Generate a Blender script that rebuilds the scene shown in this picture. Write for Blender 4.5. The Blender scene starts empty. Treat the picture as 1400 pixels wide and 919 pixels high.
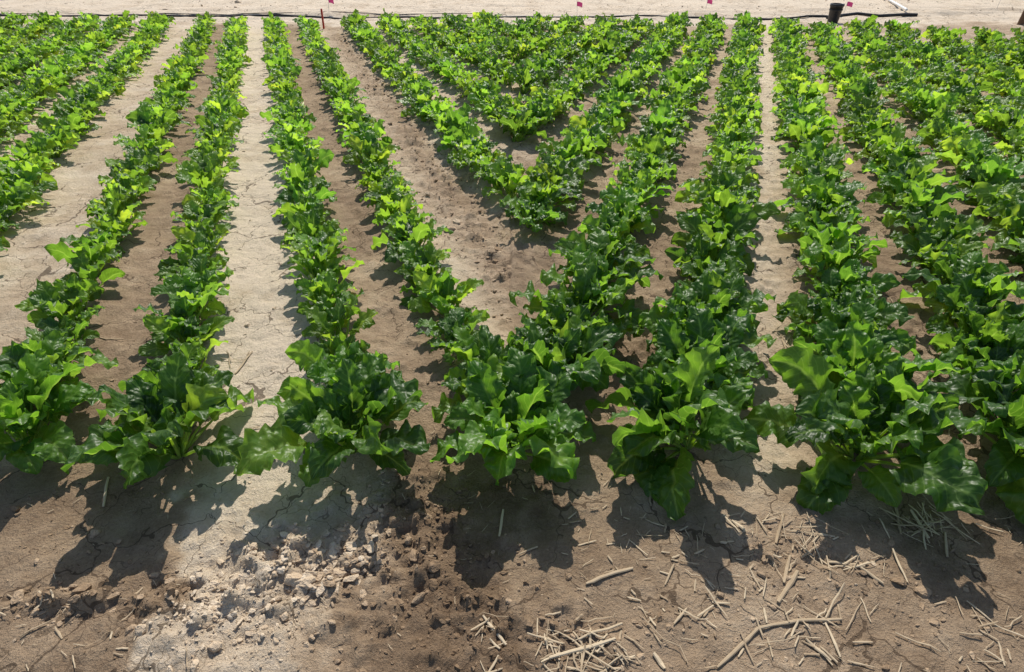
import bpy, math, random
import numpy as np
from mathutils import Vector
random.seed(7); R=np.random.RandomState(11)
sc=bpy.context.scene
CAM_H=1.5; TAN=0.7119; PITCH=math.atan(TAN); CO=math.cos(PITCH); SI=math.sin(PITCH); F=800.0
def gp(px,py):          # survey of marks lying on the soil -> metres on the ground plane
    d=F*CAM_H/CO/(py+110.0)
    return d*(px-700.0)/F,(d-CAM_H*SI)/CO

# ---------------------------------------------------------------- noise
def _h(ix,iy,s):
    n=(ix.astype(np.int64)*374761393+iy.astype(np.int64)*668265263+s*1442695041)&0xffffffff
    n=((n^(n>>13))*1274126177)&0xffffffff
    n=n^(n>>16)
    return (n&0xffff)/65535.0
def vn(x,y,s=0):
    ix=np.floor(x);iy=np.floor(y);fx=x-ix;fy=y-iy
    ix=ix.astype(np.int64);iy=iy.astype(np.int64)
    u=fx*fx*fx*(fx*(fx*6-15)+10);v=fy*fy*fy*(fy*(fy*6-15)+10)
    a=_h(ix,iy,s);b=_h(ix+1,iy,s);c=_h(ix,iy+1,s);d=_h(ix+1,iy+1,s)
    return (a*(1-u)+b*u)*(1-v)+(c*(1-u)+d*u)*v
def fbm(x,y,o=4,s=0):
    t=0;a=.5;n=0
    for i in range(o):
        t=t+a*vn(x*2**i+17.3*i,y*2**i-9.1*i,s+i);n+=a;a*=.5
    return t/n
def ss(a,b,x):
    t=np.clip((x-a)/(b-a),0,1);return t*t*(3-2*t)
def blob(x,y,cx,cy,rx,ry):
    return np.exp(-(((x-cx)/rx)**2+((y-cy)/ry)**2))

# ---------------------------------------------------------------- field layout
DL=-0.441/1.2275; DR=0.4275/1.2275          # row headings of the two plots
L_ROWS=[-3.6,-3.2,-2.8,-2.43,-2.07,-1.70,-1.33,-.95,-.50,-.181,.188,.516,.98,1.33,1.67,2.0,2.35,2.7]
R_ROWS=[-2.9,-2.55,-2.2,-1.85,-1.50,-1.17,-.82,-.48,-.137,.221,.56,.90,1.22,1.55,1.90,2.25,2.6,2.95]
KX=1.633; Y0=-0.945
def yend(x): 
    x=np.asarray(x,float)
    return 11.1-np.maximum(0,x-3.8)*.45-np.clip(x*.6,0,1)*.45

def sL(x,y): return (x-(y-Y0)*DL)/KX
def sR(x,y): return (x-(y-Y0)*DR)/KX
def height(x,y):
    x=np.asarray(x,float);y=np.asarray(y,float)
    h=(fbm(x*1.3,y*1.3,3,1)-.5)*.05
    h+=(fbm(x*7,y*7,4,5)-.5)*.022
    h+=(fbm(x*28,y*28,3,9)-.5)*.008
    field=ss(1.1,1.6,y)*(1-ss(10.9,11.6,y))
    left=x<0
    s=np.where(left,sL(x,y),sR(x,y))
    dL=np.min([np.abs(s-r) for r in L_ROWS],axis=0)
    dR=np.min([np.abs(s-r) for r in R_ROWS],axis=0)
    dd=np.where(left,dL,dR)
    h+=field*.03*np.exp(-(dd/.09)**2)
    # crumbly zones
    rough=roughness(x,y)
    n=fbm(x*16,y*16,3,21)
    n2=fbm(x*45,y*45,2,31)
    h+=rough*(np.maximum(n-.5,0)*.11+ (n2-.5)*.026)
    hd=ss(11.6,12.4,y)
    h+=hd*(fbm(x*.8,y*5,3,41)-.5)*.10
    # sole print and scuffs in the pale crust
    h-=.010*blob(x,y,*gp(300,775),.05,.10)+.012*blob(x,y,*gp(330,860),.05,.09)
    return h
def roughness(x,y):
    g=lambda px,py,rx,ry:blob(x,y,*gp(px,py),rx,ry)
    r=g(420,770,.22,.14)+g(300,830,.24,.16)*.9+g(590,800,.22,.25)*.75+g(560,690,.15,.15)*.6+g(70,830,.16,.05)+g(670,880,.12,.1)*.7
    r+=g(780,860,.2,.1)*.5+g(1090,770,.14,.08)*.5+g(860,460,.10,.2)*.5
    s=sL(x,y)
    r+=(x<0)*np.exp(-((s-.78)/.10)**2)*ss(1.6,2.5,y)*.9*(.4+fbm(x*3,y*3,2,3))
    r+=(x<0)*np.exp(-((s-.36)/.07)**2)*ss(1.4,1.8,y)*.3
    r+=(x<0)*np.exp(-((s+.33)/.09)**2)*ss(1.6,2.,y)*.15
    r+=(x>0)*.35*ss(1.3,1.6,y)+.14
    return np.clip(r,0,1.2)*(y<11.8)
def dryness(x,y):
    n=fbm(x*2.2,y*2.2,4,51)-.5; m=fbm(x*9,y*9,3,61)-.5
    w=sL(x,y)+n*.10+m*.05
    L=.80+0*x
    band=lambda a,b:ss(a-.03,a+.03,w)*(1-ss(b-.03,b+.03,w))
    L=L-.42*band(-.5,-.17)-.36*band(.2,.5)+.22*band(-.17,.2)
    L=L-.28*np.exp(-((w-.78)/.12)**2)
    # front of left plot
    fr=1-ss(1.25,1.75,y+n*.7)
    yy=y+m*.15; xx=x+n*.35+m*.35
    front=.34+.48*ss(-1.0,-.88,xx)*(1-ss(-.58,-.42,xx))*ss(.3,.6,yy)
    front=front-.12*ss(-.42,-.28,xx)
    L=L*(1-fr)+front*fr
    v=sR(x,y)+n*.10
    Rr=.38+.10*np.exp(-((v-.04)/.12)**2)+.3*np.exp(-((v-.04)/.1)**2)*ss(1.1,1.5,y)
    Rr=Rr+.25*ss(2,7,y)
    b=ss(-.05,.03,x+m*.25+n*.15)
    d=L*(1-b)+Rr*b
    hd=ss(11.2,11.8,y+n)
    d=d*(1-hd)+.97*hd
    return np.clip(d+n*.40+m*.32,0,1)

def new_mesh(name,V,Fc,smooth=True):
    me=bpy.data.meshes.new(name)
    V=np.asarray(V,dtype=np.float32);Fc=np.asarray(Fc,dtype=np.int32)
    k=Fc.shape[1]
    me.vertices.add(len(V));me.vertices.foreach_set('co',V.ravel())
    me.loops.add(Fc.size);me.loops.foreach_set('vertex_index',Fc.ravel())
    me.polygons.add(len(Fc));me.polygons.foreach_set('loop_start',np.arange(0,Fc.size,k,dtype=np.int32))
    me.polygons.foreach_set('use_smooth',np.full(len(Fc),smooth))
    me.update(calc_edges=True);me.validate()
    return me
def add_obj(name,me,mat=None,parent=None):
    o=bpy.data.objects.new(name,me);sc.collection.objects.link(o)
    if mat: me.materials.append(mat)
    if parent: o.parent=parent
    return o
def fattr(me,name,vals):
    a=me.attributes.new(name,'FLOAT','POINT');a.data.foreach_set('value',np.asarray(vals,dtype=np.float32).ravel())
def cattr(me,name,vals):
    a=me.attributes.new(name,'FLOAT_COLOR','POINT');a.data.foreach_set('color',np.asarray(vals,dtype=np.float32).ravel())

# ---------------------------------------------------------------- material helper
class NT:
    def __init__(s,name):
        s.m=bpy.data.materials.new(name);s.m.use_nodes=True;s.t=s.m.node_tree;s.t.nodes.clear()
        s.out=s.n('ShaderNodeOutputMaterial')
    def n(s,ty,**k):
        x=s.t.nodes.new(ty)
        for a,b in k.items(): setattr(x,a,b)
        return x
    def l(s,a,b): s.t.links.new(a,b)
    def val(s,sock,v):
        if hasattr(v,'is_linked') or isinstance(v,bpy.types.NodeSocket): s.l(v,sock)
        else: sock.default_value=v
    def math(s,op,a,b=None,clamp=False):
        x=s.n('ShaderNodeMath',operation=op,use_clamp=clamp);s.val(x.inputs[0],a)
        if b is not None:s.val(x.inputs[1],b)
        return x.outputs[0]
    def mix(s,f,a,b,bt='MIX'):
        x=s.n('ShaderNodeMix',data_type='RGBA',blend_type=bt);s.val(x.inputs[0],f);s.val(x.inputs[6],a);s.val(x.inputs[7],b);return x.outputs[2]
    def noise(s,vec,sc_,det=4,rough=.55,dist=0):
        x=s.n('ShaderNodeTexNoise');s.l(vec,x.inputs['Vector']);x.inputs['Scale'].default_value=sc_;x.inputs['Detail'].default_value=det;x.inputs['Roughness'].default_value=rough;x.inputs['Distortion'].default_value=dist;return x
    def ramp(s,v,pts):
        x=s.n('ShaderNodeValToRGB');s.l(v,x.inputs[0]);e=x.color_ramp.elements
        while len(e)<len(pts): e.new(.5)
        for i,(p,c) in enumerate(pts): e[i].position=p;e[i].color=c if len(c)==4 else (*c,1)
        return x.outputs[0]
    def maprange(s,v,a,b,c,d):
        x=s.n('ShaderNodeMapRange');s.l(v,x.inputs[0])
        for i,q in enumerate((a,b,c,d)): x.inputs[i+1].default_value=q
        return x.outputs[0]

def soil_mat():
    t=NT('soil');P=t.n('ShaderNodeNewGeometry').outputs['Position']
    dry=t.n('ShaderNodeAttribute',attribute_name='dry').outputs['Fac']
    n1=t.noise(P,14,5,.65);n2=t.noise(P,110,4,.8)
    f=t.math('ADD',dry,t.math('MULTIPLY',t.math('SUBTRACT',n1.outputs[0],.5),.50),True)
    f=t.math('ADD',f,t.math('MULTIPLY',t.math('SUBTRACT',n2.outputs[0],.5),.60),True)
    col=t.ramp(f,[(0,(.15,.096,.056)),(.22,(.25,.172,.108)),(.5,(.40,.292,.192)),(.78,(.56,.442,.312)),(1,(.70,.585,.445))])
    # fine specks of organic matter / grit
    v=t.n('ShaderNodeTexVoronoi');t.l(P,v.inputs['Vector']);v.inputs['Scale'].default_value=130
    sp=t.maprange(v.outputs['Distance'],.10,.24,1,0)
    gate=t.maprange(n1.outputs[0],.46,.58,0,.7)
    col=t.mix(t.math('MULTIPLY',sp,gate),col,(.10,.068,.045,1))
    # drying cracks
    warp=t.noise(P,6,3,.7);wa=t.n('ShaderNodeVectorMath',operation='MULTIPLY_ADD');t.l(warp.outputs['Color'],wa.inputs[0]);wa.inputs[1].default_value=(.2,.2,0);t.l(P,wa.inputs[2])
    c=t.n('ShaderNodeTexVoronoi',feature='DISTANCE_TO_EDGE');t.l(wa.outputs[0],c.inputs['Vector']);c.inputs['Scale'].default_value=3.6
    cm=t.noise(P,2.3,2,.6)
    wid=t.maprange(cm.outputs[0],.38,.58,0.0,.013)
    cr=t.math('LESS_THAN',c.outputs['Distance'],wid)
    c2=t.n('ShaderNodeTexVoronoi',feature='DISTANCE_TO_EDGE');t.l(wa.outputs[0],c2.inputs['Vector']);c2.inputs['Scale'].default_value=13
    wid2=t.maprange(cm.outputs[0],.46,.62,0.0,.018)
    cr2=t.math('MULTIPLY',t.math('LESS_THAN',c2.outputs['Distance'],wid2),.7)
    crk=t.math('MAXIMUM',cr,cr2)
    col=t.mix(t.math('MULTIPLY',crk,.72),col,(.08,.052,.032,1))
    b=t.n('ShaderNodeBsdfPrincipled');t.l(col,b.inputs['Base Color']);b.inputs['Roughness'].default_value=.93;b.inputs['Specular IOR Level'].default_value=.2
    hh=t.math('MULTIPLY',n1.outputs[0],.022)
    hh=t.math('ADD',hh,t.math('MULTIPLY',n2.outputs[0],.013))
    bp=t.n('ShaderNodeBump');bp.inputs['Strength'].default_value=1;bp.inputs['Distance'].default_value=1.0;t.l(hh,bp.inputs['Height']);t.l(bp.outputs[0],b.inputs['Normal'])
    t.l(b.outputs[0],t.out.inputs[0]);return t.m
def simple(name,c1,c2,scale,rough=.8,bump=.002,spec=.3):
    t=NT(name);P=t.n('ShaderNodeNewGeometry').outputs['Position']
    n=t.noise(P,scale,3,.6);isl=t.n('ShaderNodeNewGeometry').outputs['Random Per Island']
    f=t.math('ADD',t.math('MULTIPLY',n.outputs[0],.5),t.math('MULTIPLY',isl,.5))
    col=t.mix(f,(*c1,1),(*c2,1))
    b=t.n('ShaderNodeBsdfPrincipled');t.l(col,b.inputs['Base Color']);b.inputs['Roughness'].default_value=rough;b.inputs['Specular IOR Level'].default_value=spec
    bp=t.n('ShaderNodeBump');bp.inputs['Distance'].default_value=bump;bp.inputs['Strength'].default_value=.7;t.l(n.outputs[0],bp.inputs['Height']);t.l(bp.outputs[0],b.inputs['Normal'])
    t.l(b.outputs[0],t.out.inputs[0]);return t.m
def clod_mat():
    t=NT('clod_soil');P=t.n('ShaderNodeNewGeometry').outputs['Position']
    n=t.noise(P,70,3,.65);dr=t.n('ShaderNodeAttribute',attribute_name='dry').outputs['Fac']
    f=t.math('ADD',dr,t.math('MULTIPLY',t.math('SUBTRACT',n.outputs[0],.5),.5),True)
    col=t.ramp(f,[(0,(.15,.098,.058)),(.25,(.26,.18,.113)),(.5,(.40,.292,.192)),(.8,(.54,.425,.30)),(1,(.63,.52,.39))])
    b=t.n('ShaderNodeBsdfPrincipled');t.l(col,b.inputs['Base Color']);b.inputs['Roughness'].default_value=.95;b.inputs['Specular IOR Level'].default_value=.12
    bp=t.n('ShaderNodeBump');bp.inputs['Distance'].default_value=.012;bp.inputs['Strength'].default_value=.9;t.l(n.outputs[0],bp.inputs['Height']);t.l(bp.outputs[0],b.inputs['Normal'])
    t.l(b.outputs[0],t.out.inputs[0]);return t.m
def leaf_mat():
    t=NT('beet_leaf');A=t.n('ShaderNodeAttribute',attribute_name='leafdat');sep=t.n('ShaderNodeSeparateColor');t.l(A.outputs['Color'],sep.inputs[0])
    rnd,av,tt=sep.outputs;pet=A.outputs['Alpha']
    OI=t.n('ShaderNodeObjectInfo');P=t.n('ShaderNodeNewGeometry').outputs['Position']
    n=t.noise(P,38,1,.5)
    f=t.math('ADD',t.math('MULTIPLY',rnd,.85),t.math('MULTIPLY',OI.outputs['Random'],.12))
    f=t.math('ADD',f,t.math('MULTIPLY',t.math('SUBTRACT',n.outputs[0],.5),.35),True)
    col=t.ramp(f,[(0,(.036,.090,.018)),(.35,(.066,.155,.024)),(.8,(.108,.218,.034)),(1,(.185,.295,.046))])
    col=t.mix(1.0,col,OI.outputs['Color'],'MULTIPLY')
    w=t.math('SINE',t.math('MULTIPLY',t.math('SUBTRACT',t.math('MULTIPLY',tt,8.5),t.math('MULTIPLY',av,2.3)),6.283))
    vein=t.maprange(w,.88,1.0,0,.32)
    mid=t.maprange(av,.03,.10,.75,0)
    vm=t.math('MAXIMUM',vein,mid)
    col=t.mix(vm,col,(.19,.31,.08,1))
    col=t.mix(pet,col,(.26,.36,.11,1))
    hh=t.math('ADD',t.math('MULTIPLY',n.outputs[0],.018),t.math('MULTIPLY',w,-.0012))
    bp=t.n('ShaderNodeBump');bp.inputs['Distance'].default_value=1;bp.inputs['Strength'].default_value=.55;t.l(hh,bp.inputs['Height'])
    b=t.n('ShaderNodeBsdfPrincipled');t.l(col,b.inputs['Base Color']);b.inputs['Roughness'].default_value=.42;b.inputs['Specular IOR Level'].default_value=.45
    t.l(bp.outputs[0],b.inputs['Normal'])
    tr=t.n('ShaderNodeBsdfTranslucent');tcx=t.mix(1.0,col,(2.9,2.7,1.25,1),'MULTIPLY');t.l(tcx,tr.inputs[0])
    mx=t.n('ShaderNodeMixShader');mx.inputs[0].default_value=.48;t.l(b.outputs[0],mx.inputs[1]);t.l(tr.outputs[0],mx.inputs[2])
    t.l(mx.outputs[0],t.out.inputs[0]);return t.m
SOIL=soil_mat();LEAF=leaf_mat();CLOD=clod_mat()
STRAW=simple('dry_straw',(.24,.16,.09),(.66,.54,.37),40,.75,.001,.25)
BLACK=simple('black_polyethylene',(.012,.012,.014),(.03,.03,.033),20,.45,.001,.4)
WHITE=simple('white_pvc',(.68,.68,.66),(.8,.8,.78),20,.4,.0005,.4)
RED=simple('red_paint',(.45,.03,.02),(.55,.06,.03),30,.6,.0005)
PINK=simple('pink_vinyl',(.75,.06,.25),(.85,.10,.32),30,.5,.0005)
WIRE=simple('steel_wire',(.25,.25,.26),(.4,.4,.4),30,.4,.0003)
WOOD=simple('weathered_wood',(.10,.055,.03),(.20,.12,.07),30,.85,.003)

# ---------------------------------------------------------------- ground sheet
ys=[-25,-15,-9,-5,-3,-1.5,-.7,-.2];y=.1
while y<13.5: ys.append(y);y+=max(.0080,.0058*y) if y>.45 else .03
st=.09
while y<260: ys.append(y);y+=st;st*=1.13
xs=[0.0];x=0.0
st=.0090
while x<300:
    x+=st;xs.append(x)
    if x>1.7: st=min(st*1.02,.06) if x<12 else st*1.2
xs=np.array(xs);xs=np.concatenate([-xs[:0:-1],xs]);ys=np.array(ys)
X,Y=np.meshgrid(xs,ys);Z=height(X,Y)
V=np.stack([X,Y,Z],-1).reshape(-1,3)
nx,ny=len(xs),len(ys);I=np.arange(nx*ny).reshape(ny,nx)
Fc=np.stack([I[:-1,:-1],I[:-1,1:],I[1:,1:],I[1:,:-1]],-1).reshape(-1,4)
me=new_mesh('ground',V,Fc);fattr(me,'dry',dryness(X,Y))
add_obj('ground',me,SOIL)
print('ground verts',len(V))

# ---------------------------------------------------------------- beet plants
def leaf(rng,az,e0,pet,L,W,droop,crown,Vs,Fs,As,NU=18,NV=12):
    ca,sa=math.cos(az),math.sin(az)
    rd=np.array([ca,sa,0.]);up=np.array([0,0,1.]);side0=np.array([-sa,ca,0.])
    p=np.array(crown,float)+rd*.012;e=e0;rnd=rng.rand()
    # petiole
    n=4;base=sum(len(v) for v in Vs);pts=[]
    for i in range(n+1):
        pts.append((p.copy(),e))
        if i<n:
            e-=.05;p=p+(rd*math.cos(e)+up*math.sin(e))*pet/n
    ring=[]
    for i,(q,ee) in enumerate(pts):
        nn=-rd*math.sin(ee)+up*math.cos(ee);r=.0052*(1-.45*i/n)*(L/.17)**.5
        for k in range(4):
            a=k*math.pi/2+.785;ring.append(q+side0*math.cos(a)*r*1.4+nn*math.sin(a)*r)
    Vs.append(np.array(ring));As.append(np.tile([rnd,.0,.0,1.],(len(ring),1)))
    f=[]
    for i in range(n):
        for k in range(4):
            a=base+i*4+k;b=base+i*4+(k+1)%4;f.append((a,b,b+4,a+4))
    # blade
    base+=len(ring);roll=rng.normal(0,.32);tw=rng.normal(0,.55);fold=rng.uniform(.1,.6)
    ph=rng.uniform(0,6.28,4);k1=rng.uniform(2.0,3.6);k2=rng.uniform(4.5,7.5);A1=rng.uniform(.14,.36)*W;A2=rng.uniform(.08,.18)*W
    bend=rng.normal(0,.4)
    grid=[];att=[];c=p.copy();hd=0
    v=np.linspace(-1,1,NV+1);sx,sy=rng.uniform(0,99,2);cup=rng.uniform(-.2,.9)
    for i in range(NU+1):
        t=i/NU
        ee=e-droop*(t**1.6);hd=bend*t
        rdd=rd*math.cos(hd)+side0*math.sin(hd);sd=side0*math.cos(hd)-rd*math.sin(hd)
        tan=rdd*math.cos(ee)+up*math.sin(ee);nn=-rdd*math.sin(ee)+up*math.cos(ee)
        ro=roll+tw*t;s2=sd*math.cos(ro)+nn*math.sin(ro);n2=nn*math.cos(ro)-sd*math.sin(ro)
        w=W*(max(math.sin(math.pi*min(1,t**.80*.985+.012)),0)**.62)
        w*=1+.07*math.sin(k2*6.28*t+ph[3])
        av=np.abs(v)
        fo=fold*(1-.6*t)
        z=av*w*math.sin(fo)
        sg=np.where(v<0,0,1.9)
        z=z+A1*av**1.6*np.sin(k1*6.28*t+ph[0]+sg)+A2*av**2.2*np.sin(k2*6.28*t+ph[1]+sg*1.7)
        z=z+W*.065*np.abs(np.sin(math.pi*(t*8.5-av*2.3)))*(av>.02)*min(1,w/W*1.3)
        z=z+W*.30*(vn(t*7+sx+0*v,v*2.4+sy,3)-.5)
        z=z-W*.45*np.maximum(av-.7,0)*cup
        lat=v*w*math.cos(fo)
        grid.append(c+np.outer(lat,s2)+np.outer(z,n2));att.append(np.stack([0*v+rnd,av,0*v+t,0*v],-1))
        c=c+tan*L/NU
    Vs.append(np.concatenate(grid));As.append(np.concatenate(att))
    m=NV+1
    for i in range(NU):
        for k in range(NV):
            a=base+i*m+k;f.append((a,a+1,a+m+1,a+m))
    Fs.append(np.array(f))
def plant(name,seed,nl,Lmin,Lmax,spread,NU,NV):
    rng=np.random.RandomState(seed);Vs=[];Fs=[];As=[]
    for i in range(nl):
        q=i/(nl-1)                   # 0 inner young, 1 outer old
        az=i*2.39996+rng.normal(0,.3)
        L=(Lmin+(Lmax-Lmin)*min(1,(q*1.6)**.7))*rng.uniform(.78,1.14)
        if q>.85: L*=.85
        e0=math.radians(86-(32+spread)*q**1.1+rng.normal(0,7))
        pet=L*rng.uniform(.5,.85)*(.6+.4*q+ (.25 if .15<q<.6 else 0))
        dr=rng.uniform(.3,1.2)+q*.6
        leaf(rng,az,e0,pet,L,L*rng.uniform(.27,.36),dr,(0,0,.0),Vs,Fs,As,NU,NV)
    me=new_mesh(name,np.concatenate(Vs),np.concatenate(Fs));cattr(me,'leafdat',np.concatenate(As));me.materials.append(LEAF);return me
SM=[plant('beet_plant_mesh',100+i,15+i%4,.065,.128,11,11,8) for i in range(12)]
MD=[plant('beet_plant_mesh',200+i,18+i%4,.075,.158,13,13,10) for i in range(10)]
BG=[plant('end_plant_mesh',300+i,26+i%4,.10,.205,18,20,12) for i in range(8)]
cnt=0
def put(par,mes,x,y,s,sz,col):
    global cnt
    o=bpy.data.objects.new('beet_plant',mes);sc.collection.objects.link(o);o.parent=par
    o.location=(x,y,float(height(x,y))-.012);o.rotation_euler=(random.gauss(0,.12),random.gauss(0,.12),random.uniform(0,6.28))
    o.scale=(s,s,s*sz);o.color=col;cnt+=1
def plot(rows,D,side):
    for s in rows:
        e=bpy.data.objects.new('sugar_beet_row',None);sc.collection.objects.link(e);e.empty_display_size=.1
        y=1.42+random.uniform(-.04,.04);k=0
        outer=side<0 and abs(s)>.9
        while True:
            x=s*KX+(y-Y0)*D
            if y>yend(x): break
            inb=(x<.01) if side<0 else (x>.05)
            if inb and abs(x)<(y+1.25)*.86+.9:
                jx=random.gauss(0,.018)
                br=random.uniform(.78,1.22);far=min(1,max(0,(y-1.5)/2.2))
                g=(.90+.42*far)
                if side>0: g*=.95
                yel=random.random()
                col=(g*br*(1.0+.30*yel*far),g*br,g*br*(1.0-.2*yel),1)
                W=1.0 if side<0 else 1.18
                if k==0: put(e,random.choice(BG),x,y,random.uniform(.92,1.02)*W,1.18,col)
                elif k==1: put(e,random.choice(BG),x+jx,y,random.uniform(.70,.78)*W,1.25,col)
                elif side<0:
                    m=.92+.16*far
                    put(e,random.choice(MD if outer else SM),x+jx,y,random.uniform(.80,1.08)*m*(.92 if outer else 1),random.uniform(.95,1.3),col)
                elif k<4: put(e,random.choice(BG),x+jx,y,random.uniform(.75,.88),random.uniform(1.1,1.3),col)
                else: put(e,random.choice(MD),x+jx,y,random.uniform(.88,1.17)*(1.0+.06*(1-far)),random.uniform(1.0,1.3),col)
            step=(.25 if k==0 else .2 if k==1 else random.uniform(.125,.17))*(1.0 if side<0 else 1.2)
            if outer: step*=1.15
            y+=step*.94;k+=1
plot(L_ROWS,DL,-1);plot(R_ROWS,DR,1)
print('plants',cnt)

# ---------------------------------------------------------------- clods (one mesh)
import bmesh
def ico(sub):
    bm=bmesh.new();bmesh.ops.create_icosphere(bm,subdivisions=sub,radius=1);v=np.array([a.co[:] for a in bm.verts]);f=np.array([[q.index for q in p.verts] for p in bm.faces]);bm.free();return v,f
I1=ico(1);I2=ico(2)
Vs=[];Fs=[];Ds=[];off=0
def clod(x,y,r,flat=1,dd=0):
    global off
    v,f=I2 if r>.006 else I1
    v=v.copy()
    for k in range(5):      # chop flat facets off
        d=R.normal(0,1,3);d/=np.linalg.norm(d);c=R.uniform(.35,.75);pr=v@d;v-=np.outer(np.maximum(pr-c,0),d)
    v=v*(1+R.normal(0,.07,(len(v),1)))
    v=v*np.array([R.uniform(.8,1.6),R.uniform(.6,1.1),R.uniform(.4,.9)*flat])*r
    a=R.uniform(0,6.28);c,s=math.cos(a),math.sin(a);v=np.stack([v[:,0]*c-v[:,1]*s,v[:,0]*s+v[:,1]*c,v[:,2]],-1)
    if flat<1: v[:,2]+=v[:,0]*R.normal(0,.2)
    v+=np.array([x,y,float(height(x,y))+r*.15]);Vs.append(v);Fs.append(f+off);off+=len(v)
    d=float(dryness(np.array([x]),np.array([y]))[0]);Ds.append(np.full(len(v),min(1,max(0,d+dd+R.normal(0,.10)-.04))))
cl=[(430,770,.20,.10,620,.0042),(450,790,.09,.05,34,.010),(280,820,.18,.08,420,.004),(330,870,.18,.08,420,.003),(590,780,.2,.22,600,.0036),(560,690,.14,.12,220,.004),(70,830,.14,.05,150,.004),(670,880,.12,.1,100,.0045),
 (800,870,.2,.12,160,.0035),(1090,760,.18,.12,140,.0045),(1200,760,.3,.15,180,.0035),(1300,860,.3,.15,130,.0035),(1000,860,.3,.12,130,.003),(150,760,.35,.2,180,.0028)]
for px,py,rx,ry,n,r in cl:
    cx,cy=gp(px,py)
    for i in range(n): clod(cx+R.normal(0,rx*.6),cy+R.normal(0,ry*.6),min(.022,r*R.lognormal(0,.55)))
for i in range(46):      # pale crust plates
    cx,cy=gp(445,770);clod(cx+R.normal(0,.085),cy+R.normal(0,.05),R.uniform(.008,.025),.45,.22)
for i in range(30):
    cx,cy=gp(265,825);clod(cx+R.normal(0,.08),cy+R.normal(0,.05),R.uniform(.006,.016),.45,.12)
for i in range(1700):     # alongside the rows
    side=R.choice([-1,1]);rows=L_ROWS if side<0 else R_ROWS;s=rows[R.randint(5,14)]+R.choice([-1,1])*R.uniform(.05,.17);y=1.3+R.rand()**1.5*8
    x=s*KX+(y-Y0)*(DL if side<0 else DR)
    if x*side>0: clod(x,y,.0045*R.lognormal(0,.5))
for i in range(1100):
    y=1.6+R.rand()**1.3*8.5;s=.78+R.normal(0,.09);x=s*KX+(y-Y0)*DL
    if x<0: clod(x,y,.0065*R.lognormal(0,.5))
for i in range(1700): clod(R.uniform(-2.4,2.4),R.uniform(.5,1.9),.0023*R.lognormal(0,.6))
for i in range(400): clod(R.uniform(-14,14),R.uniform(11.6,17),.012*R.lognormal(0,.5))
me=new_mesh('soil_clods',np.concatenate(Vs),np.concatenate(Fs),False);fattr(me,'dry',np.concatenate(Ds));add_obj('soil_clods',me,CLOD)

# ---------------------------------------------------------------- straw (one mesh)
Vs=[];Fs=[];off=0
def stick(pts,w,th,lift=.004):
    global off
    P=np.array(pts,float);n=len(P);vs=[]
    for i in range(n):
        a=P[min(i+1,n-1)]-P[max(i-1,0)];L=np.hypot(*a[:2])+1e-9;sx,sy=-a[1]/L,a[0]/L
        ww=w*R.uniform(.85,1.12)*(1 if 0<i<n-1 else .75)
        for k in range(6):
            g=k*math.pi/3;vs.append((P[i,0]+sx*ww*.5*math.cos(g),P[i,1]+sy*ww*.5*math.cos(g),P[i,2]+lift+th*.5*math.sin(g)))
    f=[]
    for i in range(n-1):
        for k in range(6):
            a=off+i*6+k;b=off+i*6+(k+1)%6;f.append((a,b,b+6,a+6))
    for e in (off,off+(n-1)*6): f+= [(e,e+1,e+2,e+3),(e,e+3,e+4,e+5)]
    Vs.append(np.array(vs));Fs.append(np.array(f));off+=n*6
def rstick(x,y,L,w,ang=None):
    a=R.uniform(0,6.28) if ang is None else ang;n=5;b=R.normal(0,.25);tz=R.uniform(0,.14)*L
    pts=[];kx=R.normal(0,.006,n)*L
    if R.rand()<.2: kx[R.randint(1,4)]+=R.normal(0,.05)*L
    for i in range(n):
        t=i/(n-1)-.5;aa=a+b*t*t
        px=x+math.cos(aa)*L*t-math.sin(aa)*kx[i];py=y+math.sin(aa)*L*t+math.cos(aa)*kx[i]
        pts.append((px,py,float(height(px,py))+max(0,t+.5)*tz))
    m=np.mean([p[2] for p in pts]);pts=[(p[0],p[1],max(p[2],m)) for p in pts]
    stick(pts,w,w*.4,.003)
def pstick(pix,w,th=None):
    pts=[]
    for i in range(len(pix)-1):
        for t in np.linspace(0,1,4)[:-1]:
            a=gp(*pix[i]);b=gp(*pix[i+1]);pts.append((a[0]*(1-t)+b[0]*t+R.normal(0,w*.07),a[1]*(1-t)+b[1]*t+R.normal(0,w*.07)))
    pts.append(gp(*pix[-1]));pts=[(p[0],p[1],float(height(*p))) for p in pts]
    m=np.mean([p[2] for p in pts]);pts=[(p[0],p[1],max(p[2],m-.003)) for p in pts];stick(pts,w,th or w*.5,.005)
scl=[(800,900,.10,.055,60,.05),(755,885,.03,.06,14,.045),(1100,740,.10,.12,34,.06),(1090,850,.18,.1,38,.05),(1270,715,.12,.05,40,.07),(1180,775,.1,.03,10,.07),(1010,770,.25,.12,44,.03),
 (860,720,.2,.1,34,.03),(900,850,.25,.12,34,.035),(1340,880,.2,.1,28,.045),(1380,690,.08,.05,8,.05),(1000,715,.04,.03,4,.06),(350,610,.07,.04,12,.05),(675,880,.03,.06,10,.045),(150,870,.25,.08,12,.03),(20,830,.12,.06,10,.03),(1070,470,.06,.15,22,.06),(330,480,.05,.1,6,.05)]
for px,py,rx,ry,n,L in scl:
    cx,cy=gp(px,py)
    for i in range(n): rstick(cx+R.normal(0,rx*.6),cy+R.normal(0,ry*.6),L*R.lognormal(0,.45),R.uniform(.0015,.0060))
for i in range(460):
    rstick(R.uniform(-2.2,2.2),R.uniform(.55,1.7),R.uniform(.008,.035),R.uniform(.001,.0025))
for i in range(350):
    x=R.uniform(0,5);rstick(x,R.uniform(1.4,7),R.uniform(.02,.06),R.uniform(.002,.004))
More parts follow.
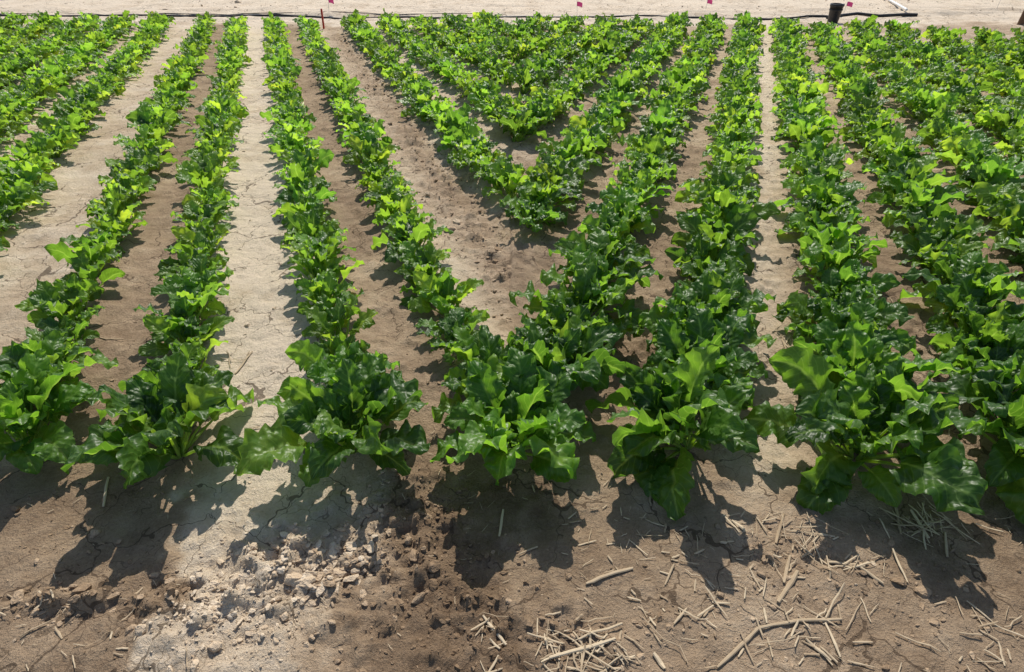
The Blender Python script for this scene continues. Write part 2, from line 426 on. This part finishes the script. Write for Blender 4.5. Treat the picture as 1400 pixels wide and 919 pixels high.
for i in range(160): rstick(R.uniform(-10,10),R.uniform(11.6,16),R.uniform(.05,.2),R.uniform(.005,.012))
for pix,w in [([(980,915),(1012,885),(1036,861),(1090,852),(1150,848)],.009),([(1150,848),(1146,826)],.006),([(1062,828),(1090,782)],.013),([(1070,800),(1080,760)],.009),
  ([(1100,875),(1135,905)],.010),([(1128,852),(1148,900)],.007),([(800,803),(830,790),(865,780)],.010),([(1130,768),(1170,772),(1208,797)],.010),([(1060,745),(1072,702)],.009),([(920,858),(938,835)],.007),
  ([(893,896),(908,917)],.012),([(148,652),(141,692)],.010),([(683,738),(688,699)],.009),([(322,512),(346,483)],.009),([(138,470),(172,470)],.007),([(1245,698),(1270,735)],.011),([(1225,690),(1232,730)],.008),
  ([(1292,728),(1296,760)],.008),([(750,905),(840,880)],.010),([(790,880),(850,856)],.008),([(710,760),(735,752)],.007),([(1000,712),(1018,728)],.011),([(30,872),(70,850)],.006),([(660,845),(692,885)],.009),([(350,598),(352,620)],.007)]:
    pstick(pix,w)
me=new_mesh('straw_debris',np.concatenate(Vs),np.concatenate(Fs),False);add_obj('straw_debris',me,STRAW)

# ---------------------------------------------------------------- headland items
def tube(name,pts,r,mat,parent=None,cyc=8):
    cu=bpy.data.curves.new(name,'CURVE');cu.dimensions='3D';cu.bevel_depth=r;cu.bevel_resolution=3;sp=cu.splines.new('POLY');sp.points.add(len(pts)-1)
    for i,p in enumerate(pts): sp.points[i].co=(*p,1)
    cu.use_fill_caps=True;cu.materials.append(mat);o=bpy.data.objects.new(name,cu);sc.collection.objects.link(o)
    if parent:o.parent=parent
    return o
pts=[]
for x in np.arange(-16,6.2,.25):
    y=12.5+.10*math.sin(x*.9)+.05*math.sin(x*2.3)- (0.02*x);pts.append((x,y,float(height(x,y))+.016))
tube('irrigation_hose',pts,.017,BLACK)
pts=[]
for x in np.arange(-16,-.3,.3):
    y=12.85+.08*math.sin(x*1.3+1);pts.append((x,y,float(height(x,y))+.008))
tube('irrigation_hose',pts,.007,BLACK)
def gx(px,py): x,y=gp(px,py);return x,y,float(height(x,y))
a=gx(1130,27);b=gx(1172,20);c=gx(1200,24);d=gx(1238,20)
tube('irrigation_hose',[(a[0],a[1],a[2]+.03),(b[0],b[1],b[2]+.05),(c[0],c[1],c[2]+.03),(d[0],d[1],d[2]+.03),(d[0]+.2,d[1]-.05,d[2]+.03)],.028,BLACK)
a=gx(1238,18);b=gx(1215,4);c=gx(1185,-12)
tube('white_pipe',[(a[0],a[1],a[2]+.06),(b[0],b[1],b[2]+.04),(c[0],c[1],c[2]+.04)],.022,WHITE)
def lathe(name,prof,mat,parent=None,seg=28):
    V=[];Fq=[]
    for r,z in prof:
        for k in range(seg): V.append((r*math.cos(k*2*math.pi/seg),r*math.sin(k*2*math.pi/seg),z))
    for i in range(len(prof)-1):
        for k in range(seg):
            a=i*seg+k;b=i*seg+(k+1)%seg;Fq.append((a,b,b+seg,a+seg))
    me=new_mesh(name,V,Fq);return add_obj(name,me,mat,parent)
bx=gx(1138,31);e=bpy.data.objects.new('black_bucket',None);sc.collection.objects.link(e);e.location=bx
lathe('shell',[(.001,.0),(.085,.0),(.09,.02),(.108,.25),(.116,.25),(.118,.265),(.118,.29),(.108,.292),(.102,.27),(.08,.03),(.001,.025)],BLACK,e)
lathe('rib',[(.106,.19),(.114,.192),(.115,.2),(.108,.205)],BLACK,e)
tube('handle',[(.118*math.cos(t),.05*math.sin(t)+.0,.27-.1*math.sin(t)) for t in np.linspace(0,math.pi,14)],.003,WIRE,e)
def flag(px,py,h,tilt=0):
    x,y,z=gx(px,py);e=bpy.data.objects.new('marker_flag',None);sc.collection.objects.link(e);e.location=(x,y,z)
    tube('wire',[(0,0,-.05),(tilt*.5,0,h*.5),(tilt,0,h)],.0025,WIRE,e)
    n=7;V=[];Fq=[]
    for i in range(n):
        t=i/(n-1)
        for zz in (h,h-.075): V.append((tilt+t*.10,.018*math.sin(t*5),zz-.02*t*t))
    for i in range(n-1): Fq.append((2*i,2*i+2,2*i+3,2*i+1))
    add_obj('pennant',new_mesh('pennant',V,Fq),PINK,e)
flag(450,20,.22,.03);flag(789,26,.26,-.02);flag(1152,22,.26,.02);flag(965,14,.18);flag(1362,14,.26)
def stake(name,px,py,h,w,mat,tip=True):
    x,y,z=gx(px,py);prof=[(w*.7,-.05),(w*.7,h-.02),(w*.55,h),(.0005,h)]
    o=lathe(name,prof,mat,None,4 if tip else 14);o.location=(x,y,z);o.rotation_euler=(.03,.02,.785);return o
stake('red_stake',443,40,.30,.026,RED)
stake('wooden_post',1394,36,.50,.075,WOOD,False)

# ---------------------------------------------------------------- light, sky, camera
EL=math.radians(47);AZ=math.radians(2)
d=Vector((math.sin(AZ)*math.cos(EL),math.cos(AZ)*math.cos(EL),math.sin(EL)))
sl=bpy.data.lights.new('sun','SUN');sl.energy=5.0;sl.angle=math.radians(.5);sl.color=(1,.95,.87)
so=bpy.data.objects.new('sun',sl);sc.collection.objects.link(so);so.rotation_euler=(-d).to_track_quat('-Z','Y').to_euler();so.location=(0,5,8)
w=bpy.data.worlds.new('World');sc.world=w;w.use_nodes=True;nt=w.node_tree;bg=nt.nodes['Background']
sk=nt.nodes.new('ShaderNodeTexSky');sk.sky_type='NISHITA';sk.sun_disc=False;sk.sun_elevation=EL;sk.sun_rotation=AZ
nt.links.new(sk.outputs[0],bg.inputs[0]);bg.inputs[1].default_value=.13
cd=bpy.data.cameras.new('camera');cd.sensor_width=36;cd.lens=36*F/1400;cd.clip_end=800;cd.clip_start=.05
co=bpy.data.objects.new('camera',cd);sc.collection.objects.link(co);co.location=(0,0,CAM_H);co.rotation_euler=(math.pi/2-PITCH,0,0);sc.camera=co
sc.view_settings.view_transform='Standard';sc.view_settings.look='None';sc.view_settings.exposure=0
